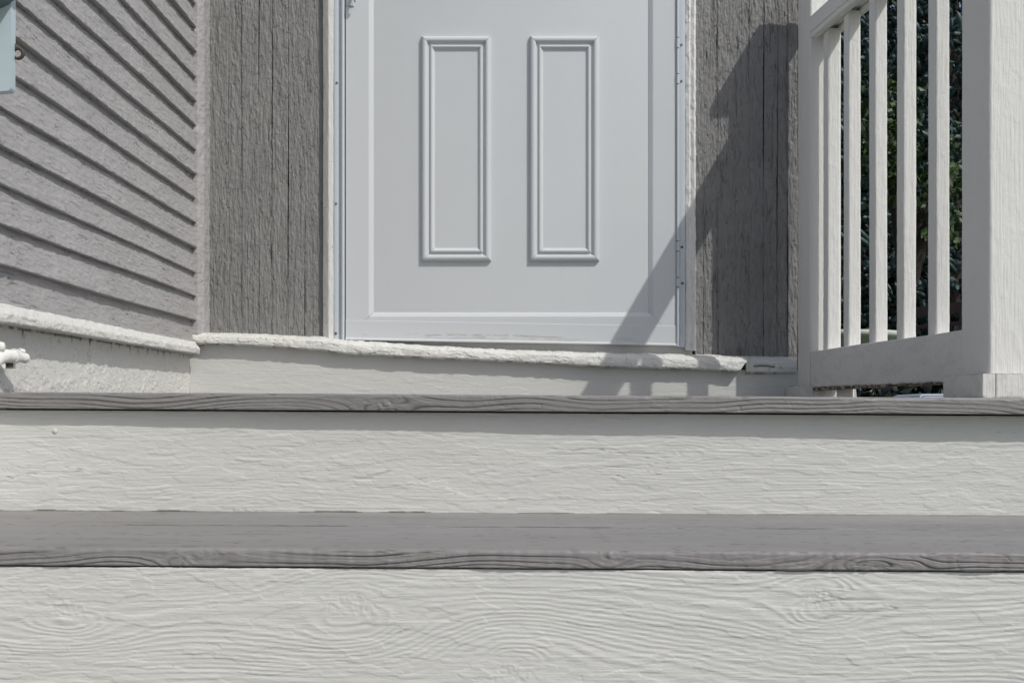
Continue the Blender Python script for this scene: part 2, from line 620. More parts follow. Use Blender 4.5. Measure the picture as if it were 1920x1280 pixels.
# porch floor boards
tread("floor_board", 1.850, 1.990, zF, tF, board_x(0.0016, -0.80 + 0.04, 0.78), 31, True, 0.0009, 0.006,
      [(-0.185, zF - 0.016, 0.008, 2.2)], 0.0004, 0.004)
lathe("nail_head", [(0.0002, -0.0012), (0.0022, -0.0011), (0.0034, -0.0007), (0.0038, 0.0004)], (X(103, 1.8655), 1.8655, Z(808, 1.8655)), M['white_h'], steps, 16, 'y')
yy = 1.994
while yy < 3.06:
    tread("floor_board", yy, min(yy + 0.136, 3.082), zF, tF, lin(XL, XR, 0.02), int(yy * 100), False, 0.01, 0.02)
    yy += 0.140
# strings closing the flight at the right, and an added near-black block stopping light leaks under the floor
for i in range(1):
    V = []
    prof = [(0.80, 0.0), (0.80, E - 0.52), (1.10, E - 0.35), (1.395, E - 0.18), (1.40, E - 0.18), (1.86, E - 0.01), (3.08, E - 0.01), (3.08, 0.0)]
    nP = len(prof)
    for xx in (XR, XR + 0.03):
        for (a, b) in prof:
            V.append((xx, a, b + TILT * xx))
    q = [[j, (j + 1) % nP, nP + (j + 1) % nP, nP + j] for j in range(nP)]
    mesh_obj("side_string", V, [np.array(q), np.array([list(range(nP))[::-1], list(range(nP, 2 * nP))])], M['white'], steps)
sweep("gap_dark_block", [(1.902, E - 0.145, 9), (1.902, E + 0.0026, 9), (3.07, E + 0.0026, 9), (3.07, E - 0.145, 9)], lin(XL + 0.01, XR - 0.01, 0.3),
      lambda T, A, B: (T, A, B + TILT * T), M['dark'], steps)

# ------------------------------------------------------------------ front wall (grey boards, trim, skirt)
YW = 3.13
SW = F / YW
front = thing("front_wall", "flat front wall of grey cracked vertical boards around the door, above a cream skirt board", "wall", (0, YW, 0))
box("wall_core", -0.80, 0.775, YW + 0.016, YW + 0.15, 0.0, 2.6, M['dark'], front)


def plank_relief(seed, rough=1.0):
    def H(T, A, B, NA, NB):
        f = sstep(0.3, 0.9, -NB)
        ph, _ = grain(T, A, 0.0085, seed, (), warp=0.004, fu=1.2, fv=30)
        g = ridges(ph, 0.4)
        h = 0.00022 * (g - 1)
        c1 = chips(T, A, 10, 55, 0.05, 0.02, seed + 3)
        c2 = chips(T, A, 34, 120, 0.1, 0.03, seed + 6)
        c3 = chips(T + .5, A, 15, 260, 0.22, 0.04, seed + 9)
        h = h + rough * (0.0009 * c1 + 0.0008 * c2 - 0.0006 * c3)
        h = h + 0.00042 * fbm(T * 90, A * 170, 3, seed + 11)
        ck = cracks(T, A, 3.5, 80, 0.035, seed + 15, 0.08)
        ck2 = cracks(T, A, 90, 60, 0.03, seed + 18, 0.25)
        h = h - 0.0011 * ck - 0.0004 * ck2
        h = h + 0.0007 * fbm(T * 3, A * 12, 2, seed + 25)
        return h * f, np.clip(ck * 0.9, 0, 1) * f * (0.45 + 0.55 * sstep(-.2, .4, perlin(T * 7, A * 0, seed + 2)))
    return H


def planks(pxs, seed0, rough, open_=()):
    for i in range(len(pxs) - 1):
        x0 = (pxs[i] - 960) / SW + (0.0005 if pxs[i] in open_ else 0.0001)
        x1 = (pxs[i + 1] - 960) / SW - (0.0004 if pxs[i + 1] in open_ else 0.0001)
        dy = 0.0012 * math.sin(i * 2.7 + seed0)
        zs = np.concatenate([lin(E + 0.10, E + 1.06, 0.0017), lin(E + 1.10, E + 1.75, 0.05)])

        def frame(T, A, B, s=seed0 + i):
            return A + 0.0012 * np.sin(T * 2.1 + s) + 0.0006 * np.sin(T * 9 + s * 2) + 0.0006 * perlin(T * 30, T * 0, s), B, T
        sweep("vertical_board", [(x0, YW + dy, 0.0013), (x1, YW + dy, 9), (x1, YW + 0.014, 9), (x0, YW + 0.014, 9)], zs,
              frame, M['grey'], front, plank_relief(seed0 + i * 5, rough), 0.0007)


planks([389, 428, 455, 486, 511, 540, 571, 606], 100, 1.0, (428, 486, 540))
planks([1303, 1318, 1346, 1378, 1405, 1432, 1457, 1476, 1494, 1528, 1546], 300, 1.15, (1432, 1457, 1494))


# skirt board under the drip moulding
def skirt_relief(seed, amp=1.0):
    def H(T, A, B, NA, NB):
        h = 0.00012 * fbm(T * 20, B * 260, 3, seed) + amp * 0.0003 * chips(T, B, 9, 30, 0.28, 0.04, seed + 3)
        h = h + 0.00010 * fbm(T * 90, B * 120, 2, seed + 7)
        return h
    return H


YS = 3.083
dx_t = np.array([355, 480, 600, 650, 800, 960, 1100, 1290, 1395, 1495])
dy_t = np.array([622, 625, 631, 637, 647, 655, 660, 664, 668, 670])
dy_b = np.array([643, 648, 657, 663, 671, 678, 686, 692, 697, 698])
YD = 3.060
def skirt_frame(T, A, B):
    px = 960 + T * F / YD
    top = (775 - np.interp(px, dx_t, dy_b)) * YD / F + 0.006
    k = (B - E - 0.015) / 0.145
    return T, A, E + 0.012 + (top - 0.012) * k


sweep("skirt_board", [(YS, E + 0.015, 0.0016), (YS, E + 0.16, 9), (YS + 0.04, E + 0.16, 9), (YS + 0.04, E + 0.015, 9)],
      lin(-0.786, 0.80, 0.003), skirt_frame, M['white_h'], front, skirt_relief(60), 0.001)

# drip moulding, sagging to the right, in two lengths


def drip_frame(off_y=0.0, cut=None):
    def frame(T, A, B):
        px = 960 + T * F / YD
        zt = E + (775 - np.interp(px, dx_t, dy_t)) * YD / F
        zb = E + (775 - np.interp(px, dx_t, dy_b)) * YD / F
        x = T
        if cut is not None:
            x = T - cut * (0.6 - B) * sstep(T.max() - 0.05, T.max(), T)
        return x, A + off_y, zb + (zt - zb) * B
    return frame


def drip_relief(seed, amp=1.0):
    def H(T, A, B, NA, NB):
        b = B * 0.03
        h = amp * (0.0010 * chips(T, b, 22, 70, 0.05, 0.015, seed) + 0.0003 * fbm(T * 30, b * 60, 3, seed + 3)
                   + 0.00035 * fbm(T * 120, b * 200, 2, seed + 5)) + 0.0007 * fbm(T * 5, b * 9, 2, seed + 8)
        ck = cracks(T, b, 22, 90, 0.03, seed + 11, 0.2)
        ck = np.maximum(ck, 0.8 * cracks(T, b, 60, 40, 0.04, seed + 13, 0.45))
        # B is scaled along the profile, so displace mostly outwards
        sp = np.exp(-((B - 0.42 - 0.1 * fbm(T * 30, T * 0, 2, seed + 31)) / 0.07) ** 2) * sstep(0.1, 0.3, fbm(T * 28, T * 0, 3, seed + 33)) * (T > 0.566) * (T < 0.66)
        low = sstep(0.12, 0.0, B) * sstep(0.05, 0.35, fbm(T * 25, T * 0, 3, seed + 35)) * 0.7
        return h - 0.0012 * ck - 0.002 * sp, np.clip(np.maximum(ck * 0.55, np.maximum(sp, low)), 0, 1)
    return H


# profile in (y, fraction of height): built in metres first, then normalised
def drip_profile(y_out, y_wall):
    pts = [(y_wall, 0.05), (y_out + 0.004, 0.0), (y_out, 0.10), (y_out - 0.0005, 0.35), (y_out + 0.0015, 0.66), (y_out + 0.012, 0.88), (y_out + 0.028, 1.0), (y_wall, 1.12)]
    return pts


def drip_piece(name, px0, px1, y_out, seed, cut=None, zoff=0.0, amp=1.0, parent=front):
    HT = 0.029
    pts = drip_profile(y_out, YW + 0.005)
    poly = [(a, b * HT, 0.0016) for (a, b) in pts]
    poly[-1] = (poly[-1][0], poly[-1][1], 9)
    amp = amp * 1.15
    poly[0] = (poly[0][0], poly[0][1], 0.01)
    fr = drip_frame(cut=cut)

    def frame(T, A, B):
        x, y, z = fr(T, A, B / HT)
        return x, y, z + zoff
    Hh = drip_relief(seed, amp)

    def H(T, A, B, NA, NB):
        return Hh(T, A, B / HT, NA, NB)
    return sweep(name, poly, lin(X(px0, YD), X(px1, YD), 0.0016), frame, M['trim'], parent, H, 0.001)


drip_piece("drip_moulding", 353, 1399, YD, 70, cut=0.03)
o = drip_piece("drip_moulding", 1401, 1496, YD + 0.014, 90, zoff=-0.001, amp=1.2)
o['label'] = "split and peeling end piece of the drip moulding"

# door casing, aluminium side bars
cas = thing("door_frame", "cream wooden casing with aluminium side bars framing the pale grey door", "door frame", (0, YW, 0))


def casing_relief(seed, amp):
    def H(T, A, B, NA, NB):
        h = amp * (0.0006 * fbm(T * 35, A * 120, 3, seed) + 0.0006 * chips(T, A, 28, 110, 0.1, 0.05, seed + 2)) + 0.0007 * perlin(T * 5, A * 0, seed)
        ck = cracks(T, A, 40, 50, 0.035, seed + 4, 0.3)
        return h - 0.0007 * ck, ck * 0.4
    return H


zc = lin(E + 0.155, E + 1.06, 0.002)
xw = lambda px: (px - 960) / (F / 3.105)
x605, x616, x626 = xw(604.5), xw(616), xw(626)
sweep("casing", [(x605, YW + 0.012, 9), (x605, YW - 0.012, 0.002), (x616, YW - 0.026, 0.002), (x626, YW - 0.026, 9), (x626, YW + 0.012, 9)],
      np.concatenate([zc, lin(E + 1.1, E + 1.75, 0.1)]), fr_z, M['white'], cas, casing_relief(120, 0.5), 0.0012)
x1285, x1292, x1305 = xw(1286), xw(1293), xw(1305)
sweep("casing", [(x1285, YW + 0.012, 9), (x1285, YW - 0.020, 0.002), (x1292, YW - 0.024, 0.002), (x1292 + 0.002, YW - 0.021, 0.002), (x1305 - 0.004, YW - 0.026, 0.002), (x1305, YW - 0.020, 0.002), (x1305, YW + 0.012, 9)],
      np.concatenate([zc, lin(E + 1.1, E + 1.75, 0.1)]), fr_z, M['white'], cas, casing_relief(140, 1.3), 0.001)
# left z-bar: flat flange, groove, rounded bead
sweep("side_bar", [(xw(626.5), YW, 9), (xw(626.5), YW - 0.0275, 9), (xw(634), YW - 0.0275, 9), (xw(635), YW - 0.021, 9), (xw(639), YW - 0.021, 9), (xw(640), YW - 0.029, 9, .002), (xw(645), YW - 0.031, 9, .003), (xw(646.2), YW - 0.022, 9), (xw(646.2), YW, 9)],
      lin(E + 0.178, E + 1.75, 0.3), fr_z, M['alu'], cas, None, 0.0006)
# right hinge flange
sweep("side_bar", [(xw(1273), YW, 9), (xw(1273), YW - 0.0235, 9), (xw(1284.5), YW - 0.0235, 9), (xw(1285.7), YW - 0.018, 9), (xw(1285.7), YW, 9)],
      lin(E + 0.163, E + 1.75, 0.3), fr_z, M['alu'], cas, None, 0.0006)


def screw(px, py, y, m, parent, r=0.0032):
    cx, cz = xw(px), E + (775 - py) * 3.105 / F
    lathe("screw", [(0.0004, -0.0006), (0.0011, -0.0007), (0.0012, -0.0016), (r * .7, -0.002), (r, -0.001), (r, 0.001)], (cx, y, cz), m, parent, 12, 'y')


for (px, py, mm) in ((632, 156, 'screw'), (630.5, 382, 'screw'), (630, 625, 'rust'), (1278, 84, 'screw'), (1278, 152, 'screw'), (1279, 463, 'rust'), (1280, 531, 'rust')):
    screw(px, py, YW - (0.0275 if px < 1000 else 0.0235), M[mm], cas)
# wooden sill behind the bottom of the door
sweep("sill", [(YW - 0.006, E + 0.13, 9), (YW - 0.006, E + 0.186, 9), (YW + 0.015, E + 0.186, 9), (YW + 0.015, E + 0.13, 9)],
      lin(xw(640), xw(1300), 0.05), lambda T, A, B: (T, A, B - 0.012 * (T - xw(640)) / 0.86), M['white'], cas)

# ------------------------------------------------------------------ the door
door = thing("front_door", "pale grey door with two tall raised mouldings, set above the steps", "door", (0, YW, E + 0.17))
YP = 3.112                      # plane of the recessed sheet
yd = lambda prot: YP - prot
SD = F / 3.105
ZD = lambda py: E + (775 - py) / SD
zdt = E + 1.62


def ring(name, x0, x1, z0, z1, prof, m, parent, zb=None):
    """mitred frame; prof = [(inset, protrusion)] in metres"""
    V, Q = [], []
    for (i, p) in prof:
        V += [(x0 + i, yd(p), z0 + i), (x1 - i, yd(p), z0 + i), (x1 - i, yd(p), z1 - i), (x0 + i, yd(p), z1 - i)]
    n = len(prof)
    # separate vertices per side for crisp mitres, smooth along the profile
    VV = []
    for s in range(4):
        b = len(VV)
        for k in range(n):
            a_, b_ = np.array(V[k * 4 + s]), np.array(V[k * 4 + (s + 1) % 4])
            d_ = (b_ - a_) / (np.linalg.norm(b_ - a_) + 1e-9) * 0.0004
            VV.append(a_ + d_)
            VV.append(b_ - d_)
        for k in range(n - 1):
            Q.append((b + 2 * k, b + 2 * k + 1, b + 2 * k + 3, b + 2 * k + 2))
    o = mesh_obj(name, VV, [np.array(Q)], m, parent, [True] * len(Q))
    me = o.data
    return o


p1 = 1 / SD
box("door_sheet", xw(650), xw(1266), YP, YP + 0.02, ZD(634), zdt, M['door'], door)
ring("door_rim", xw(648), xw(1268), ZD(637), zdt, [(0, -0.018), (0, 0.0065), (0.001, 0.0075), (0.0014, 0.0075), (42.4 * p1, 0.0075), (43 * p1, 0.0075), (44.5 * p1, 0.0066), (50.5 * p1, 0.0012), (52 * p1, 0.0004), (52.5 * p1, -0.001)], M['door'], door)
# kick plate with a lip, its lower edge cut to the leaning sill
def slant(name, x0, x1, prof, zl0, zr0, m, parent, H=None, st=0.02):
    def frame(T, A, B):
        k = (T - x0) / (x1 - x0)
        return T, A, B + zl0 + (zr0 - zl0) * k
    return sweep(name, prof, lin(x0, x1, st), frame, m, parent, H, 0.0008)


hL = 36.0 / SD
def scuff(T, A, B, NA, NB):
    k = (T - xw(785)) / (xw(1065) - xw(785))
    on = sstep(0, 0.08, k) * (1 - sstep(0.9, 1.0, k))
    zl = 0.0135 + 0.0035 * np.sin(k * 3.1) + 0.0012 * fbm(T * 30, T * 0, 3, 801)
    d = np.exp(-((B - zl) / 0.0010) ** 2) * on * sstep(-0.5, 0.1, fbm(T * 60, T * 0, 2, 803)) * 0.9
    d2 = sstep(-0.001, 0.001, zl - B) * on * 0.22 * sstep(-0.2, 0.5, fbm(T * 25, B * 90, 3, 805))
    d3 = 0.5 * sstep(0.35, 0.6, fbm(T * 12, B * 120, 3, 807)) * (B < 0.02)
    return 0 * T, np.clip(d + d2 + d3 * 0.5, 0, 1)


slant("kick_plate", xw(648.3), xw(1267.7), [(yd(0.0088), 0, 0.001), (yd(0.0088), hL, 9), (yd(-0.01), hL, 9), (yd(-0.01), 0, 9)], ZD(636), ZD(647), M['door'], door, scuff, 0.002)
slant("bottom_lip", xw(648.3), xw(1267.7), [(yd(0.014), 0, 9), (yd(0.014), 0.004, 9), (yd(0.0087), 0.007, 9), (yd(0.0087), 0, 9)], ZD(637.5), ZD(648.5), M['door'], door)
mp_ = [(0, 0.0002), (0.4, 0.0042), (1.2, 0.0070), (3, 0.0085), (6.5, 0.0092), (9.5, 0.0084), (11.8, 0.0050), (12.2, 0.0030), (12.6, 0.0024), (16.4, 0.0022), (16.8, 0.0050), (17.4, 0.0056), (20.5, 0.0052), (23.0, 0.0018), (23.5, 0.0014), (25.5, 0.0003)]
for (a, b) in ((790, 921), (993.5, 1124)):
    ring("panel_moulding", xw(a), xw(b), ZD(489.5), ZD(67.5), [(i * p1, q) for i, q in [(i_, q_ * 1.25) for i_, q_ in mp_]], M['door'], door)
# scuff line left by the weather at the foot of the door
for (a, b, py, mm) in ():
    pass
hin = []
for (py0, py1) in ((-400, 71), (72, 91), (92, 139), (140, 158), (159, 452), (453, 471), (472, 520), (521, 538), (539, 650)):
    z1, z0 = ZD(py0), ZD(py1)
    tube("hinge_knuckle", [(xw(1270.6), YP - 0.0095, z0 + 0.0004), (xw(1270.6), YP - 0.0095, z1 - 0.0004)], 0.0042 if (py1 - py0) < 25 else 0.0037, M['alu'], door, 12)
box("latch_plate", xw(650), xw(664), yd(0.011), yd(0.007), ZD(12), ZD(-90), M['alu'], door)
tube("latch_handle", [(xw(661), yd(0.008), ZD(-14)), (xw(664), yd(0.022), ZD(-8)), (xw(667), yd(0.030), ZD(2)), (xw(668.5), yd(0.026), ZD(9))], [0.005, 0.0045, 0.004, 0.0035], M['alu'], door, 10)

# ------------------------------------------------------------------ left side wall in clapboards
XS = -0.765
side = thing("side_wall", "grey clapboard side wall running towards the camera at the left of the porch", "wall", (-0.78, 1.6, 0))
box("wall_core", -0.95, -0.792, -0.6, 3.13, 0.0, 2.5, M['dark'], side)


def clap_relief(seed, strong):
    def H(T, A, B, NA, NB):
        f = sstep(0.3, 0.9, NA)
        ph, _ = grain(T, B, 0.0032, seed, (), warp=0.004, fu=1.5, fv=30)
        msk = sstep(0.0, 0.4, fbm(T * 2.2, B * 10, 2, seed + 2) + strong)
        h = 0.0007 * (ridges(ph, 0.6) - 1) * (0.1 + 0.9 * msk)
        h = h + 0.0007 * chips(T, B, 14, 60, 0.15, 0.03, seed + 4) + 0.0006 * chips(T, B, 40, 130, 0.22, 0.03, seed + 6)
        h = h + 0.00017 * fbm(T * 50, B * 160, 3, seed + 8)
        h = h + 0.0009 * fbm(T * 30, B * 0 + A * 30, 3, seed + 28) * np.exp(-((A - XS) / 0.004) ** 2)
        ck = cracks(T, B, 12, 110, 0.04, seed + 12, 0.34 - 0.3 * strong)
        ck = np.maximum(ck, 0.9 * cracks(T, B, 2.2, 60, 0.012, seed + 44, 0.28))
        h = h - 0.0009 * ck
        h = h + 0.0010 * fbm(T * 2.5, B * 4, 2, seed + 15)
        low = (1 - sstep(0.2, 0.6, np.abs(NA))) * (NB < 0)
        ck2 = cracks(T, A, 25, 150, 0.05, seed + 19, 0.1)
        h = h * np.maximum(f, 0.4) - 0.001 * ck2 * low
        return h, np.clip(ck * f * 0.8 + ck2 * low * 0.9, 0, 1)
    return H


y_far = 3.066
ysd = np.concatenate([lin(-0.5, 1.6, 0.04), lin(1.62, y_far, 0.0024)])
for k in range(-1, 24):
    zb = E + 0.2248 + 0.0591 * k
    if k == -1:
        zb = E + 0.142
    zt = E + 0.2248 + 0.0591 * (k + 1) + 0.004
    xo = XS + 0.0008 * math.sin(k * 2.3)
    fine = k <= 12
    ys = ysd if fine else lin(-0.5, y_far, 0.05)
    sl = 0.0105
    if k == -1:
        prof = [(xo - 0.003, zb, 0.0016), (xo - 0.0135, zt, 9), (xo - 0.030, zt, 9), (xo - 0.030, zb, 0.004)]
    else:
        prof = [(xo, zb, 0.0017), (xo - sl * 1.1, zt, 9), (xo - 0.030, zt, 9), (xo - 0.030, zb + 0.0002, 0.003)]
    strong = 0.55 if k in (1, 5, 6, 8) else -0.15

    def frame(T, A, B, k=k):
        return A, T, B + 0.0012 * np.sin(T * 2.3 + k * 1.7) + 0.0006 * np.sin(T * 7 + k)
    sweep("clapboard", prof, ys, frame, M['siding'], side, clap_relief(400 + k * 7, strong) if fine else None, 0.0016)


def lump(seed, amp=1.0):
    def H(T, A, B, NA, NB):
        h = amp * (0.0013 * fbm(T * 40, (A + B) * 60, 3, seed) + 0.0009 * chips(T, A + B, 45, 70, 0.1, 0.06, seed + 2))
        return h
    return H


sweep("corner_bead", [(-0.800, 3.064, 9), (-0.7615, 3.064, 0.0025), (-0.750, 3.080, 0.0025), (-0.7475, 3.128, 9), (-0.80, 3.128, 9)],
      np.concatenate([lin(E + 0.165, E + 1.06, 0.0022), lin(E + 1.1, E + 1.7, 0.1)]), fr_z, M['siding'], side, lump(500), 0.002)
# drip cap of the side wall
XD = -0.7545


def fr_drip(T, A, B):
    return A, T, B + 0.0095 * (T - 1.8) / 1.15 + 0.001 * np.sin(T * 4)


sweep("drip_cap", [(XD, E + 0.134, 0.0016), (XD, E + 0.147, 0.0016), (XD - 0.013, E + 0.163, 9), (XD - 0.045, E + 0.166, 9), (XD - 0.045, E + 0.136, 0.003)],
      np.concatenate([lin(-0.5, 1.6, 0.03), lin(1.61, 3.055, 0.0018)]), fr_drip, M['trim'], side,
      lambda T, A, B, NA, NB: (0.0007 * fbm(T * 24, B * 60, 4, 510) + 0.0009 * chips(T, B, 24, 90, 0.08, 0.03, 512) - 0.0012 * cracks(T, A, 45, 30, 0.05, 515, 0.3) * (NB < -.3),
                               0.8 * cracks(T, A, 45, 30, 0.05, 515, 0.3) * (NB < -.3)), 0.002)


def left_skirt(T, A, B, NA, NB):
    m = sstep(-0.1, 0.3, 1.2 * fbm(T * 5, B * 12, 2, 520) + (E + 0.11 - B) * 6)
    h = (0.0009 * chips(T, B, 26, 40, 0.12, 0.02, 522) + 0.0005 * fbm(T * 38, B * 60, 3, 524)) * m + 0.0002 * fbm(T * 60, B * 80, 2, 526)
    ck = cracks(T, B, 22, 40, 0.035, 528, 0.22)
    top = sstep(E + 0.085, E + 0.125, B) * 0.8
    ck2 = cracks(T, B, 70, 25, 0.05, 533, 0.25) * top
    zj = E + 0.1345 + 0.0095 * (T - 1.8) / 1.15
    line = np.exp(-((B - zj + 0.0015) / 0.0022) ** 2) * sstep(-0.35, 0.05, fbm(T * 18, T * 0, 3, 540))
    drips = np.exp(-((B - zj + 0.002) / 0.010) ** 2) * sstep(0.35, 0.5, fbm(T * 40, B * 25, 2, 543))
    return h - 0.0008 * np.maximum(ck * m, ck2), np.clip(ck * m * 0.45 + 0.3 * ck2 + line + drips * 0.9, 0, 1)


sweep("skirt_board", [(-0.786, E - 0.03, 0.0018), (-0.786, E + 0.150, 9), (-0.805, E + 0.150, 9), (-0.805, E - 0.03, 9)],
      np.concatenate([lin(1.86, 3.082, 0.0022)]), fr_y, M['trim'], side, left_skirt, 0.001)
sweep("skirt_board", [(-0.786, 0.0, 9), (-0.786, E + 0.150, 9), (-0.805, E + 0.150, 9), (-0.805, 0.0, 9)],
      lin(-0.5, 1.858, 0.3), fr_y, M['white'], side, None, 0.001)

# ------------------------------------------------------------------ metal box and its iron ring
bx = thing("wall_box", "pale blue grey metal box on the clapboards at the far upper left", "box", (-0.77, 1.80, E + 0.46))
y0 = 1.80
xo = X(20, y0)
sweep("box_body", [(-0.80, E + 0.452, 9), (xo - 0.002, E + 0.4595, 9), (xo, E + 0.4640, 9), (xo + 0.001, E + 0.70, 9), (-0.80, E + 0.70, 9)],
      lin(y0, y0 + 0.017, 0.5), fr_y, M['bluebox'], bx, None, 0.001)
# rounded hood above
a_ = np.linspace(0, math.pi, 13)
hood = [(-0.742 + 0.052 * math.cos(t), E + 0.632 - 0.058 * math.sin(t), 9) for t in a_[::-1]] + [(-0.69, E + 0.75, 9), (-0.80, E + 0.75, 9)]
sweep("hood", hood, lin(y0 - 0.080, y0 - 0.0005, 0.02), fr_y, M['teal'], bx, None, 0.0005)
cx, cz, yr = X(33, y0 + 0.014), Z(100, y0 + 0.014), y0 + 0.014
ang = np.linspace(0, 2 * math.pi, 25)
rp = []
n1 = 24
VV, QQ = [], []
for s, yq in ((0, yr), (1, yr + 0.0035)):
    for t in np.arange(n1) / n1 * 2 * math.pi:
        rr = 0.0092
        pull = max(0, math.cos(t - 2.55)) ** 2 * 0.009
        VV.append((cx + (rr + pull) * math.cos(t), yq, cz + (rr + pull) * math.sin(t)))
    for t in np.arange(n1) / n1 * 2 * math.pi:
        VV.append((cx + 0.0052 * math.cos(t), yq, cz + 0.0052 * math.sin(t)))
for j in range(n1):
    k = (j + 1) % n1
    QQ += [(j, k, n1 + k, n1 + j), (2 * n1 + j, 3 * n1 + j, 3 * n1 + k, 2 * n1 + k), (j, 2 * n1 + j, 2 * n1 + k, k), (n1 + j, n1 + k, 3 * n1 + k, 3 * n1 + j)]
mesh_obj("ring_lug", VV, [np.array(QQ)], M['iron'], bx)

# ------------------------------------------------------------------ painted hose tap on the skirt board
tp = thing("garden_tap", "white painted tap and pipe on the skirt board at the left edge", "tap", (-0.77, 1.95, E + 0.08))
yt = 1.93


def P3(px, py, y):
    return (X(px, y), y, Z(py, y))


tube("pipe", [P3(-40, 700, 1.86), P3(-14, 682, 1.88), P3(-2, 670, 1.90), P3(10, 667, 1.915), P3(26, 668, 1.93)], [0.009, 0.0095, 0.0105, 0.0105, 0.0098], M['white'], tp, 16)
tube("collar", [P3(25, 666.5, 1.928), P3(30, 668, 1.935)], [0.0112, 0.0112], M['white'], tp, 16)
tube("spout", [P3(30, 667, 1.935), P3(42, 670, 1.95), P3(49, 672, 1.955), P3(52, 673, 1.958)], [0.0078, 0.0083, 0.008, 0.005], M['white'], tp, 16)
tube("valve_stub", [P3(35, 657, 1.94), P3(44, 659.5, 1.948)], [0.0042, 0.0045], M['white'], tp, 12)
lathe("knob", [(0.0001, -0.008), (0.0055, -0.0065), (0.0075, 0), (0.0055, 0.0065), (0.0001, 0.008)], P3(1, 650, 1.90), M['white'], tp, 16)
box("bracket", -0.783, X(27, 1.945), 1.925, 1.945, Z(687, 1.93), Z(676, 1.93), M['iron'], tp)
box("bracket_foot", -0.783, X(29, 1.947), 1.940, 1.948, Z(690, 1.93), Z(676, 1.93), M['trim'], tp)
tube("wall_flange", [(-0.7855, 1.90, E + 0.072), (-0.765, 1.90, E + 0.076)], 0.009, M['white'], tp, 14)

# ------------------------------------------------------------------ porch railing at the right
rail = thing("porch_railing", "cream white wooden railing with thick posts and square balusters at the right", "railing", (0.75, 2.5, zF))
X0 = 1.046
SK = 260.0 / F


def rx(y, e=0.0):          # x of the inner face line of the railing, e = metres further left
    return X0 - SK * y - e


def fr_rail(T, A, B):      # profile (offset to the right of the line, z) swept along y
    return rx(T) + A, T, B


def wood_z(seed, amp=1.0, knots=()):
    def H(T, A, B, NA, NB):
        q = A * 1.0 + B * 0.4
        ph, core = grain(T, q, 0.0040, seed, knots, warp=0.003, fu=1.5, fv=25)
        h = amp * 0.00020 * ridges(ph, 0.8)
        h = h + amp * (0.0002 * chips(T, q, 30, 70, 0.28, 0.02, seed + 2) + 0.00012 * fbm(T * 40, q * 200, 3, seed + 4)) + 0.0004 * fbm(T * 3, q * 3, 2, seed + 6)
        h = h + core * 0.001 * fbm(T * 90, q * 90, 2, seed + 8)
        return h
    return H


def post(yf, yb, w, xl, z0, z1, seed, cap=True):
    zs = np.concatenate([lin(z0, E + 1.02, 0.0022)])
    kn = [(E + 0.155, xl + 0.035, 0.007, 1.3)] if yf < 2.5 else ()
    Hh = wood_z(seed, 1.2, kn)

    def frame(T, A, B):
        # local (A across, B deep) sheared to the lean of the rail line
        return xl + A - SK * (B - yf), B, T
    sweep("post", [(0, yf, 0.0022), (w, yf, 0.01), (w, yb, 0.01), (0, yb, 0.004)], zs, frame, M['white'], rail, Hh, 0.004)
    # cap plate
    o = 0.0215
    sweep("post_cap", [(-o, yf - o, 9), (w + o, yf - o, 9), (w + o, yb + o, 9), (-o, yb + o, 9)], lin(E + 1.0205, E + 1.0475, 0.1), frame, M['white'], rail, None, 0.002)
    # base trim: four boards round the foot
    t = 0.022
    zt = E + 0.066
    g = 0.0006
    zz = lin(zF + TILT * xl - 0.001, zt, 0.002)
    Hb = wood_z(seed + 50, 1.6)

    def Ht(T, A, B, NA, NB):
        q = A + B
        lo = zF + TILT * xl
        d = 0.55 * np.exp(-((T - lo - 0.003) / 0.003) ** 2) + 0.45 * np.exp(-((T - zt) / 0.0012) ** 2)
        d = d * sstep(-0.5, 0.2, fbm(q * 60, T * 60, 3, seed + 55)) + 0.06 + 0.10 * sstep(0, .6, fbm(q * 40, T * 40, 3, seed + 57))
        return Hb(T, A, B, NA, NB), np.clip(d, 0, 1)

    def fr2(T, A, B):
        return xl + A - SK * (B - yf), B, T
    sweep("base_trim", [(-t, yf - t, 0.002), (-g, yf - t, 0.002), (-g, yb + t, 9), (-t, yb + t, 0.003)], zz, fr2, M['white'], rail, Ht, 0.001)
    sweep("base_trim", [(w + g, yf - t, 9), (w + t, yf - t, 9), (w + t, yb + t, 9), (w + g, yb + t, 9)], zz, fr2, M['white'], rail, None, 0.001)
    sweep("base_trim", [(g, yf - t, 0.002), (w - g, yf - t, 9), (w - g, yf - g, 9), (g, yf - g, 9)], zz, fr2, M['white'], rail, Ht, 0.001)
    sweep("base_trim", [(g, yb + g, 9), (w - g, yb + g, 9), (w - g, yb + t, 9), (g, yb + t, 9)], zz, fr2, M['white'], rail, None, 0.001)


post(2.10, 2.20, 0.105, X(1855, 2.10), zF - 0.004, E + 1.02, 600)
post(2.969, 3.055, 0.073, X(1519, 2.969), zF - 0.004, E + 1.02, 620)

yn, yf_ = 2.2005, 2.9685
rys = lin(yn + 0.0012, yf_ - 0.0012, 0.003)
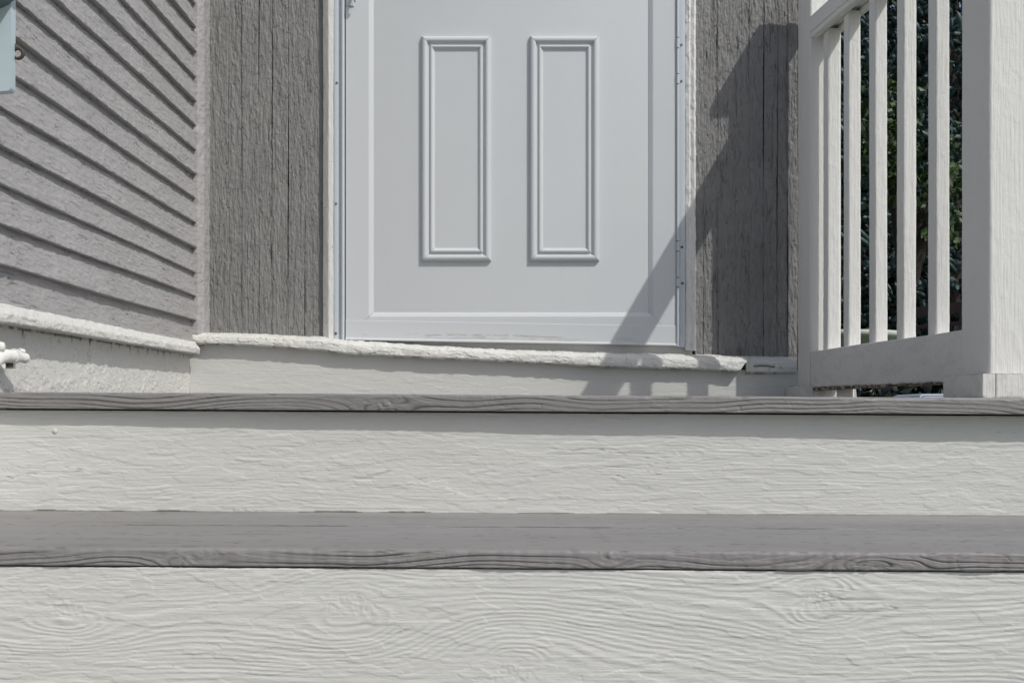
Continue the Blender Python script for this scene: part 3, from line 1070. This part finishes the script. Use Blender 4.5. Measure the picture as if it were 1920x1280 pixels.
# bottom rail
sweep("bottom_rail", [(-0.020, E + 0.060, 0.003), (-0.020, E + 0.1455, 0.004), (0.040, E + 0.1455, 0.02), (0.040, E + 0.060, 0.004)], rys,
      lambda T, A, B: (rx(T) + A, T, B - 0.004 * (2.97 - T) * (B < E + 0.1) + 0.003 * (T - 2.6) * (B < E + 0.1)), M['white'], rail,
      lambda T, A, B, NA, NB: (0.00022 * fbm(T * 60, B * 80, 3, 640) + 0.0007 * fbm(T * 4, B * 5, 2, 641) + (NB < -.3) * 0.001 * fbm(T * 50, A * 30, 3, 643),
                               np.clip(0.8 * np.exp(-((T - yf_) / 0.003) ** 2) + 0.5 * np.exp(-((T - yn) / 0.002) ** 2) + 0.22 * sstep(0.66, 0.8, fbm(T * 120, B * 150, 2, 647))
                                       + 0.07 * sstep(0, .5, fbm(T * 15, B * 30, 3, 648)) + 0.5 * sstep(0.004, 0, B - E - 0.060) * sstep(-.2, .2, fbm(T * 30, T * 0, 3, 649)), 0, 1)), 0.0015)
# ragged strip of bare wood along its underside
sweep("bare_wood_strip", [(-0.0185, E + 0.0545, 0.003), (-0.0185, E + 0.0595, 9), (0.03, E + 0.0595, 9), (0.03, E + 0.0555, 9)], lin(yn + .09, yf_ - 0.005, 0.003),
      fr_rail, M['peeled'], rail, lambda T, A, B, NA, NB: (0.0025 * fbm(T * 25, A * 20, 3, 645)) * (NB < 0.2), 0.0005)
# top rail: cap board on two cleats
sweep("top_rail", [(-0.0205, E + 0.8945, 9), (-0.0205, E + 0.932, 9), (0.044, E + 0.932, 9), (0.044, E + 0.8945, 9)], lin(yn, yf_, 0.02), fr_rail, M['white'], rail, None, 0.003)
sweep("rail_cleat", [(-0.0195, E + 0.881, 9), (-0.0195, E + 0.894, 9), (-0.001, E + 0.894, 9), (-0.001, E + 0.881, 9)], lin(yn, yf_, 0.02), fr_rail, M['white'], rail, None, 0.0025)
sweep("rail_cleat", [(0.0265, E + 0.884, 9), (0.0265, E + 0.894, 9), (0.043, E + 0.894, 9), (0.043, E + 0.884, 9)], lin(yn, yf_, 0.02), fr_rail, M['white'], rail, None, 0.0025)
# balusters
for i, (px, wdt, dep) in enumerate(((1755, 0.0255, 0.034), (1694, 0.0255, 0.033), (1641, 0.0255, 0.033), (1591, 0.027, 0.030), (1552, 0.0290, 0.030))):
    yb = F * X0 / (px - 700.0)
    x = rx(yb)
    lean = 0.0012 * math.sin(i * 2.1)

    def frame(T, A, B, lean=lean, i=i, x=x, yb=yb):
        return x + A - SK * (B - yb) + lean * (T - E - 0.4), B, T
    sweep("baluster", [(0, yb, 0.0022), (wdt, yb, 9), (wdt, yb + dep, 9), (0, yb + dep, 0.004)], lin(E + 0.1455, E + 0.886, 0.0025), frame, M['white'], rail, wood_z(660 + i * 9, 1.5), 0.0028)
# block holding the bottom rail up
xb = X(1581, 2.80)
sweep("support_block", [(xb, 2.80, 0.004), (xb + 0.022, 2.80, 0.004), (xb + 0.026, 2.845, 9), (xb - 0.0035, 2.845, 9)], lin(zF - 0.005, E + 0.0575, 0.003), fr_z, M['white'], rail, wood_z(700, 1.2), 0.003)

# ------------------------------------------------------------------ things in the garden behind the railing
# brown fence of horizontal boards
fn = thing("garden_fence", "low brown stained fence of horizontal boards seen between the last balusters", "fence", (1.7, 4.6, 0))
ya, yb2 = 4.75, 3.95
pa = (X(1700, ya), ya)
pb = (X(2010, yb2), yb2)


def fence_board(z_hi, z_lo, d=0.0, m='brown'):
    def frame(T, A, B):
        return pa[0] + (pb[0] - pa[0]) * T, pa[1] + (pb[1] - pa[1]) * T + A, B
    sweep("fence_board", [(0, z_lo, 9), (0, z_hi, 9), (0.03, z_hi, 9), (0.03, z_lo, 9)], lin(0, 1, 0.1), frame, M[m], fn, None, 0.002)


zt_ = Z(576, 4.7)
fence_board(zt_, zt_ - 0.040)
fence_board(zt_ - 0.068, zt_ - 0.082)
for t in (0.45, 0.98):
    xx = pa[0] + (pb[0] - pa[0]) * t
    y2 = pa[1] + (pb[1] - pa[1]) * t + 0.035
    box("fence_post", xx - 0.02, xx + 0.02, y2, y2 + 0.05, 0, zt_ - 0.01, M['brown'], fn)

# bird bath
bc = (X(1584, 4.1), 4.1, 0.0)
bb = thing("bird_bath", "pale cast stone bird bath with a round bowl, seen low between the balusters", "bird bath", bc)
zr = Z(620, 4.0)
lathe("bowl", [(0.001, zr - 0.035), (0.10, zr - 0.030), (0.148, zr - 0.008), (0.160, zr), (0.178, zr), (0.184, zr - 0.007), (0.182, zr - 0.016), (0.168, zr - 0.024), (0.12, zr - 0.050), (0.04, zr - 0.075)], bc, M['stone'], bb)
lathe("pedestal", [(0.035, zr - 0.072), (0.03, zr - 0.12), (0.045, zr - 0.3), (0.03, zr - 0.5), (0.05, 0.18), (0.10, 0.10), (0.12, 0.05), (0.12, 0.0)], bc, M['stone'], bb)

# cool box
kx, ky = X(1724, 4.3), 4.3
kb = thing("cool_box", "pale blue plastic box whose rounded rim shows under the railing", "box", (kx + 0.25, ky, 0))
zk = Z(738, ky)


def rrect(x0, x1, z0, z1, r, n=5):
    pts = []
    for (cx_, cz_, a0) in ((x1 - r, z1 - r, 0), (x0 + r, z1 - r, 90), (x0 + r, z0 + r, 180), (x1 - r, z0 + r, 270)):
        for i in range(n + 1):
            a = math.radians(a0 + 90 * i / n)
            pts.append((cx_ + r * math.cos(a), cz_ + r * math.sin(a), 9))
    return pts


sweep("box_body", rrect(kx, kx + 0.5, 0.30, zk, 0.014), lin(ky, ky + 0.3, 0.3), fr_y, M['cooler'], kb, None, 0.0)
sweep("trim_line", rrect(kx + 0.006, kx + 0.494, zk - 0.05, zk - 0.0062, 0.010), lin(ky - 0.003, ky + 0.001, 0.3), fr_y, M['blue'], kb, None, 0.0)
sweep("front_panel", rrect(kx + 0.0085, kx + 0.4915, zk - 0.05, zk - 0.0087, 0.009), lin(ky - 0.006, ky - 0.002, 0.3), fr_y, M['cooler'], kb, None, 0.0)
for (dx, dy) in ((0.03, 0.03), (0.44, 0.03), (0.03, 0.24), (0.44, 0.24)):
    box("leg", kx + dx, kx + dx + 0.03, ky + dy, ky + dy + 0.03, 0.0, 0.31, M['cooler'], kb)


# trees
def shoots(n, centre, rad_fn, z0, z1, seed, size=0.07, per=12, wid=0.0022):
    """spruce shoots: each a bottle-brush of thin needles"""
    r = np.random.RandomState(seed)
    z = z0 + (z1 - z0) * r.rand(n) ** 1.25
    R = rad_fn(z)
    a = -1.9 + r.randn(n) * 1.15
    layer = 1 - 0.2 * np.abs(r.randn(n))
    # limbs: cluster radially so gaps appear
    lobes = 0.86 + 0.22 * perlin(a * 2.2, z * 3.1, seed) * 1.3
    rr = R * np.clip(layer, 0.4, 1.02) * lobes
    P = np.stack([centre[0] + rr * np.cos(a), centre[1] + rr * np.sin(a), centre[2] + z], -1)
    D = np.stack([np.cos(a), np.sin(a), 0.35 + 0 * a], -1) + r.randn(n, 3) * 0.45
    D /= np.linalg.norm(D, axis=1)[:, None]
    U = np.cross(D, r.randn(n, 3))
    U /= np.linalg.norm(U, axis=1)[:, None]
    W = np.cross(D, U)
    L = size * (0.6 + 0.7 * r.rand(n))
    # stubby tapering body of the shoot
    ns = 5
    st = np.array([0.0, 0.22, 0.6, 0.9, 1.04])
    rs = np.array([0.004, 0.0115, 0.0125, 0.0085, 0.001]) * 1.0
    a2 = np.arange(ns) / ns * 2 * np.pi
    rim = U[:, None] * np.cos(a2)[None, :, None] + W[:, None] * np.sin(a2)[None, :, None]
    sc_ = (0.75 + 0.5 * r.rand(n))
    body = P[:, None, None] + D[:, None, None] * (L[:, None] * st[None])[:, :, None, None] + rim[:, None] * (rs[None] * sc_[:, None])[:, :, None, None]
    body = body + r.randn(n, len(st), ns, 3) * 0.0016
    V1 = body.reshape(-1, 3)
    q = []
    for i in range(len(st) - 1):
        for j in range(ns):
            q.append((i * ns + j, i * ns + (j + 1) % ns, (i + 1) * ns + (j + 1) % ns, (i + 1) * ns + j))
    q = np.array(q)
    Q = (np.arange(n)[:, None, None] * (len(st) * ns) + q[None]).reshape(-1, 4)
    # needles standing off it
    t = (np.arange(per) + 0.5) / per
    ph = np.arange(per) * 2.4
    base = P[:, None] + D[:, None] * (L[:, None] * t)[..., None]
    rad = U[:, None] * np.cos(ph)[None, :, None] + W[:, None] * np.sin(ph)[None, :, None]
    tip = base + rad * 0.021 + D[:, None] * 0.014
    side_ = np.cross(rad, D[:, None] + 0 * rad) * wid
    V2 = np.stack([base - side_, base + side_, tip], 2).reshape(-1, 3)
    T = np.arange(len(V2)).reshape(-1, 3) + len(V1)
    tn = np.clip(0.1 + 0.9 * r.rand(n) * sstep(0.7, 1.0, layer), 0, 1)  # inner shoots coloured darker: crown shade put into the tint
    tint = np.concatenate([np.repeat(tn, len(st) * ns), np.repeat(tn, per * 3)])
    return np.concatenate([V1, V2]), (Q, T), tint


def tree_spruce(loc, H_, R_, n, seed, label):
    t = thing("spruce_tree", label, "tree", loc)
    tube("trunk", [(loc[0], loc[1], 0), (loc[0] + 0.02, loc[1], H_ * 0.5), (loc[0], loc[1], H_ * 0.97)], [0.12, 0.07, 0.01], M['bark'], t, 10)
    rad = lambda z: R_ * np.clip(1 - z / H_, 0.02, 1) ** 0.8 * np.clip(0.75 + z * 0.8, 0, 1)
    V, T, tint = shoots(n, loc, rad, 0.12, H_, seed)
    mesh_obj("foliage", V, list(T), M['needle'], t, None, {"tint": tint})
    # limbs
    r = np.random.RandomState(seed + 5)
    VV, QQ = [], []
    for i in range(90):
        z = 0.2 + (H_ - 0.5) * r.rand()
        a = r.rand() * 6.283
        Rz = float(rad(np.array([z]))[0]) * 0.92
        p0 = np.array([loc[0], loc[1], z - 0.05])
        p1 = p0 + np.array([math.cos(a) * Rz, math.sin(a) * Rz, 0.10 * Rz])
        u = np.cross(p1 - p0, (0, 0, 1.0))
        u /= np.linalg.norm(u)
        b = len(VV)
        for (p, rr) in ((p0, 0.014), (p1, 0.004)):
            VV += [p + u * rr, p + np.array((0, 0, rr)), p - u * rr, p - np.array((0, 0, rr))]
        for j in range(4):
            QQ.append((b + j, b + (j + 1) % 4, b + 4 + (j + 1) % 4, b + 4 + j))
    o = mesh_obj("limbs", VV, [np.array(QQ)], M['bark'], t)
    # the crown's dark core is shade put into the shoot tint
    return t


tree_spruce((2.35, 6.9, 0), 5.2, 1.7, 17000, 21, "blue spruce tree with stubby needled shoots behind the railing")


def leaves(n, centre, radii, seed, size, squash=0.75):
    r = np.random.RandomState(seed)
    d = r.randn(n, 3)
    d /= np.linalg.norm(d, axis=1)[:, None]
    q = (1 - 0.5 * r.rand(n) ** 1.6)
    q = q * (0.85 + 0.35 * perlin(d[:, 0] * 2.4 + seed, d[:, 2] * 2.4 + d[:, 1] * 2, seed))
    P = np.array(centre) + d * np.array(radii) * q[:, None]
    a = r.randn(n, 3)
    a /= np.linalg.norm(a, axis=1)[:, None]
    a[:, 2] -= 0.3
    b = np.cross(a, d + 0.6 * r.randn(n, 3))
    b /= np.linalg.norm(b, axis=1)[:, None]
    s = size * (0.6 + 0.7 * r.rand(n))[:, None]
    c = np.cross(a, b) * 0.18
    V = np.stack([P, P + (a * 0.45 + b * 0.42 + c) * s, P + a * s, P + (a * 0.45 - b * 0.42 + c) * s], 1).reshape(-1, 3)
    T = np.arange(len(V)).reshape(-1, 4)
    T = np.concatenate([T[:, [0, 1, 2]], T[:, [0, 2, 3]]])
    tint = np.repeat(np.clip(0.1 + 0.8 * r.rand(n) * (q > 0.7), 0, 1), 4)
    return V, T, tint


def tree_leafy(name, label, cat, loc, trunk_h, radii, zc_, n, size, mm, seed, lobes=5):
    t = thing(name, label, cat, loc)
    r = np.random.RandomState(seed)
    tube("trunk", [(loc[0], loc[1], 0), (loc[0] + (0 if mm == 'leaf' else 0.05), loc[1], trunk_h * 0.6), (loc[0], loc[1] + 0.03, zc_ + radii[2] * 0.6)], [0.03, 0.02, 0.008] if trunk_h < 0.5 or mm == 'leaf' else [0.07, 0.045, 0.01], M['bark'], t, 10)
    Vs, Ts, tt = [], [], []
    off = 0
    for k in range(lobes):
        a = k / lobes * 6.283 + r.rand()
        c = (loc[0] + math.cos(a) * radii[0] * 0.45, loc[1] + math.sin(a) * radii[1] * 0.45, zc_ + (r.rand() - 0.5) * radii[2] * 1.1)
        tube("limb", [(loc[0], loc[1], min(trunk_h * 0.7, c[2] - 0.1)), ((loc[0] + c[0]) / 2, (loc[1] + c[1]) / 2, c[2] - 0.12), c], [0.03, 0.02, 0.008], M['bark'], t, 6)
        V, T, ti = leaves(n // lobes, c, np.array(radii) * (0.68 if lobes < 8 or mm != 'leaf' else 0.33), seed + k, size)
        Vs.append(V)
        Ts.append(T + off)
        tt.append(ti)
        off += len(V)
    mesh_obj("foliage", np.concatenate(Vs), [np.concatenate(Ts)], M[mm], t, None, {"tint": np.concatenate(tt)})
    return t


tree_leafy("leafy_tree", "young green leafed tree showing between the left balusters", "tree", (1.545, 4.95, 0), 1.6, (0.36, 0.3, 0.62), 1.78, 1500, 0.030, 'leaf', 41, 9)
for i, (x, y, rr, h, lab) in enumerate(((3.4, 11.5, 1.7, 2.2, "dark evergreen shrub mass far behind the spruce, at its left"), (1.3, 12.5, 1.8, 2.3, "dark tall shrub farthest behind the balusters beside the house"),
                                        (5.6, 12.0, 2.0, 2.2, "dark shrub farthest right behind the spruce"))):
    tree_leafy("tall_shrub", lab, "shrub", (x, y, 0), 1.0, (rr, 1.1, 3.0), h, 24000, 0.11, 'leaf_dark', 60 + i * 7, 9)

tree_leafy("shade_fill_shrub", "added low shrub with near-black leaves standing in for shade below the railing behind the pale blue box", "shrub", (1.62, 4.95, 0), 0.25, (0.55, 0.22, 0.36), 0.40, 9000, 0.05, 'leaf_dark', 95, 6)  # added to darken the gap under the rail; leaf colour acts as shade
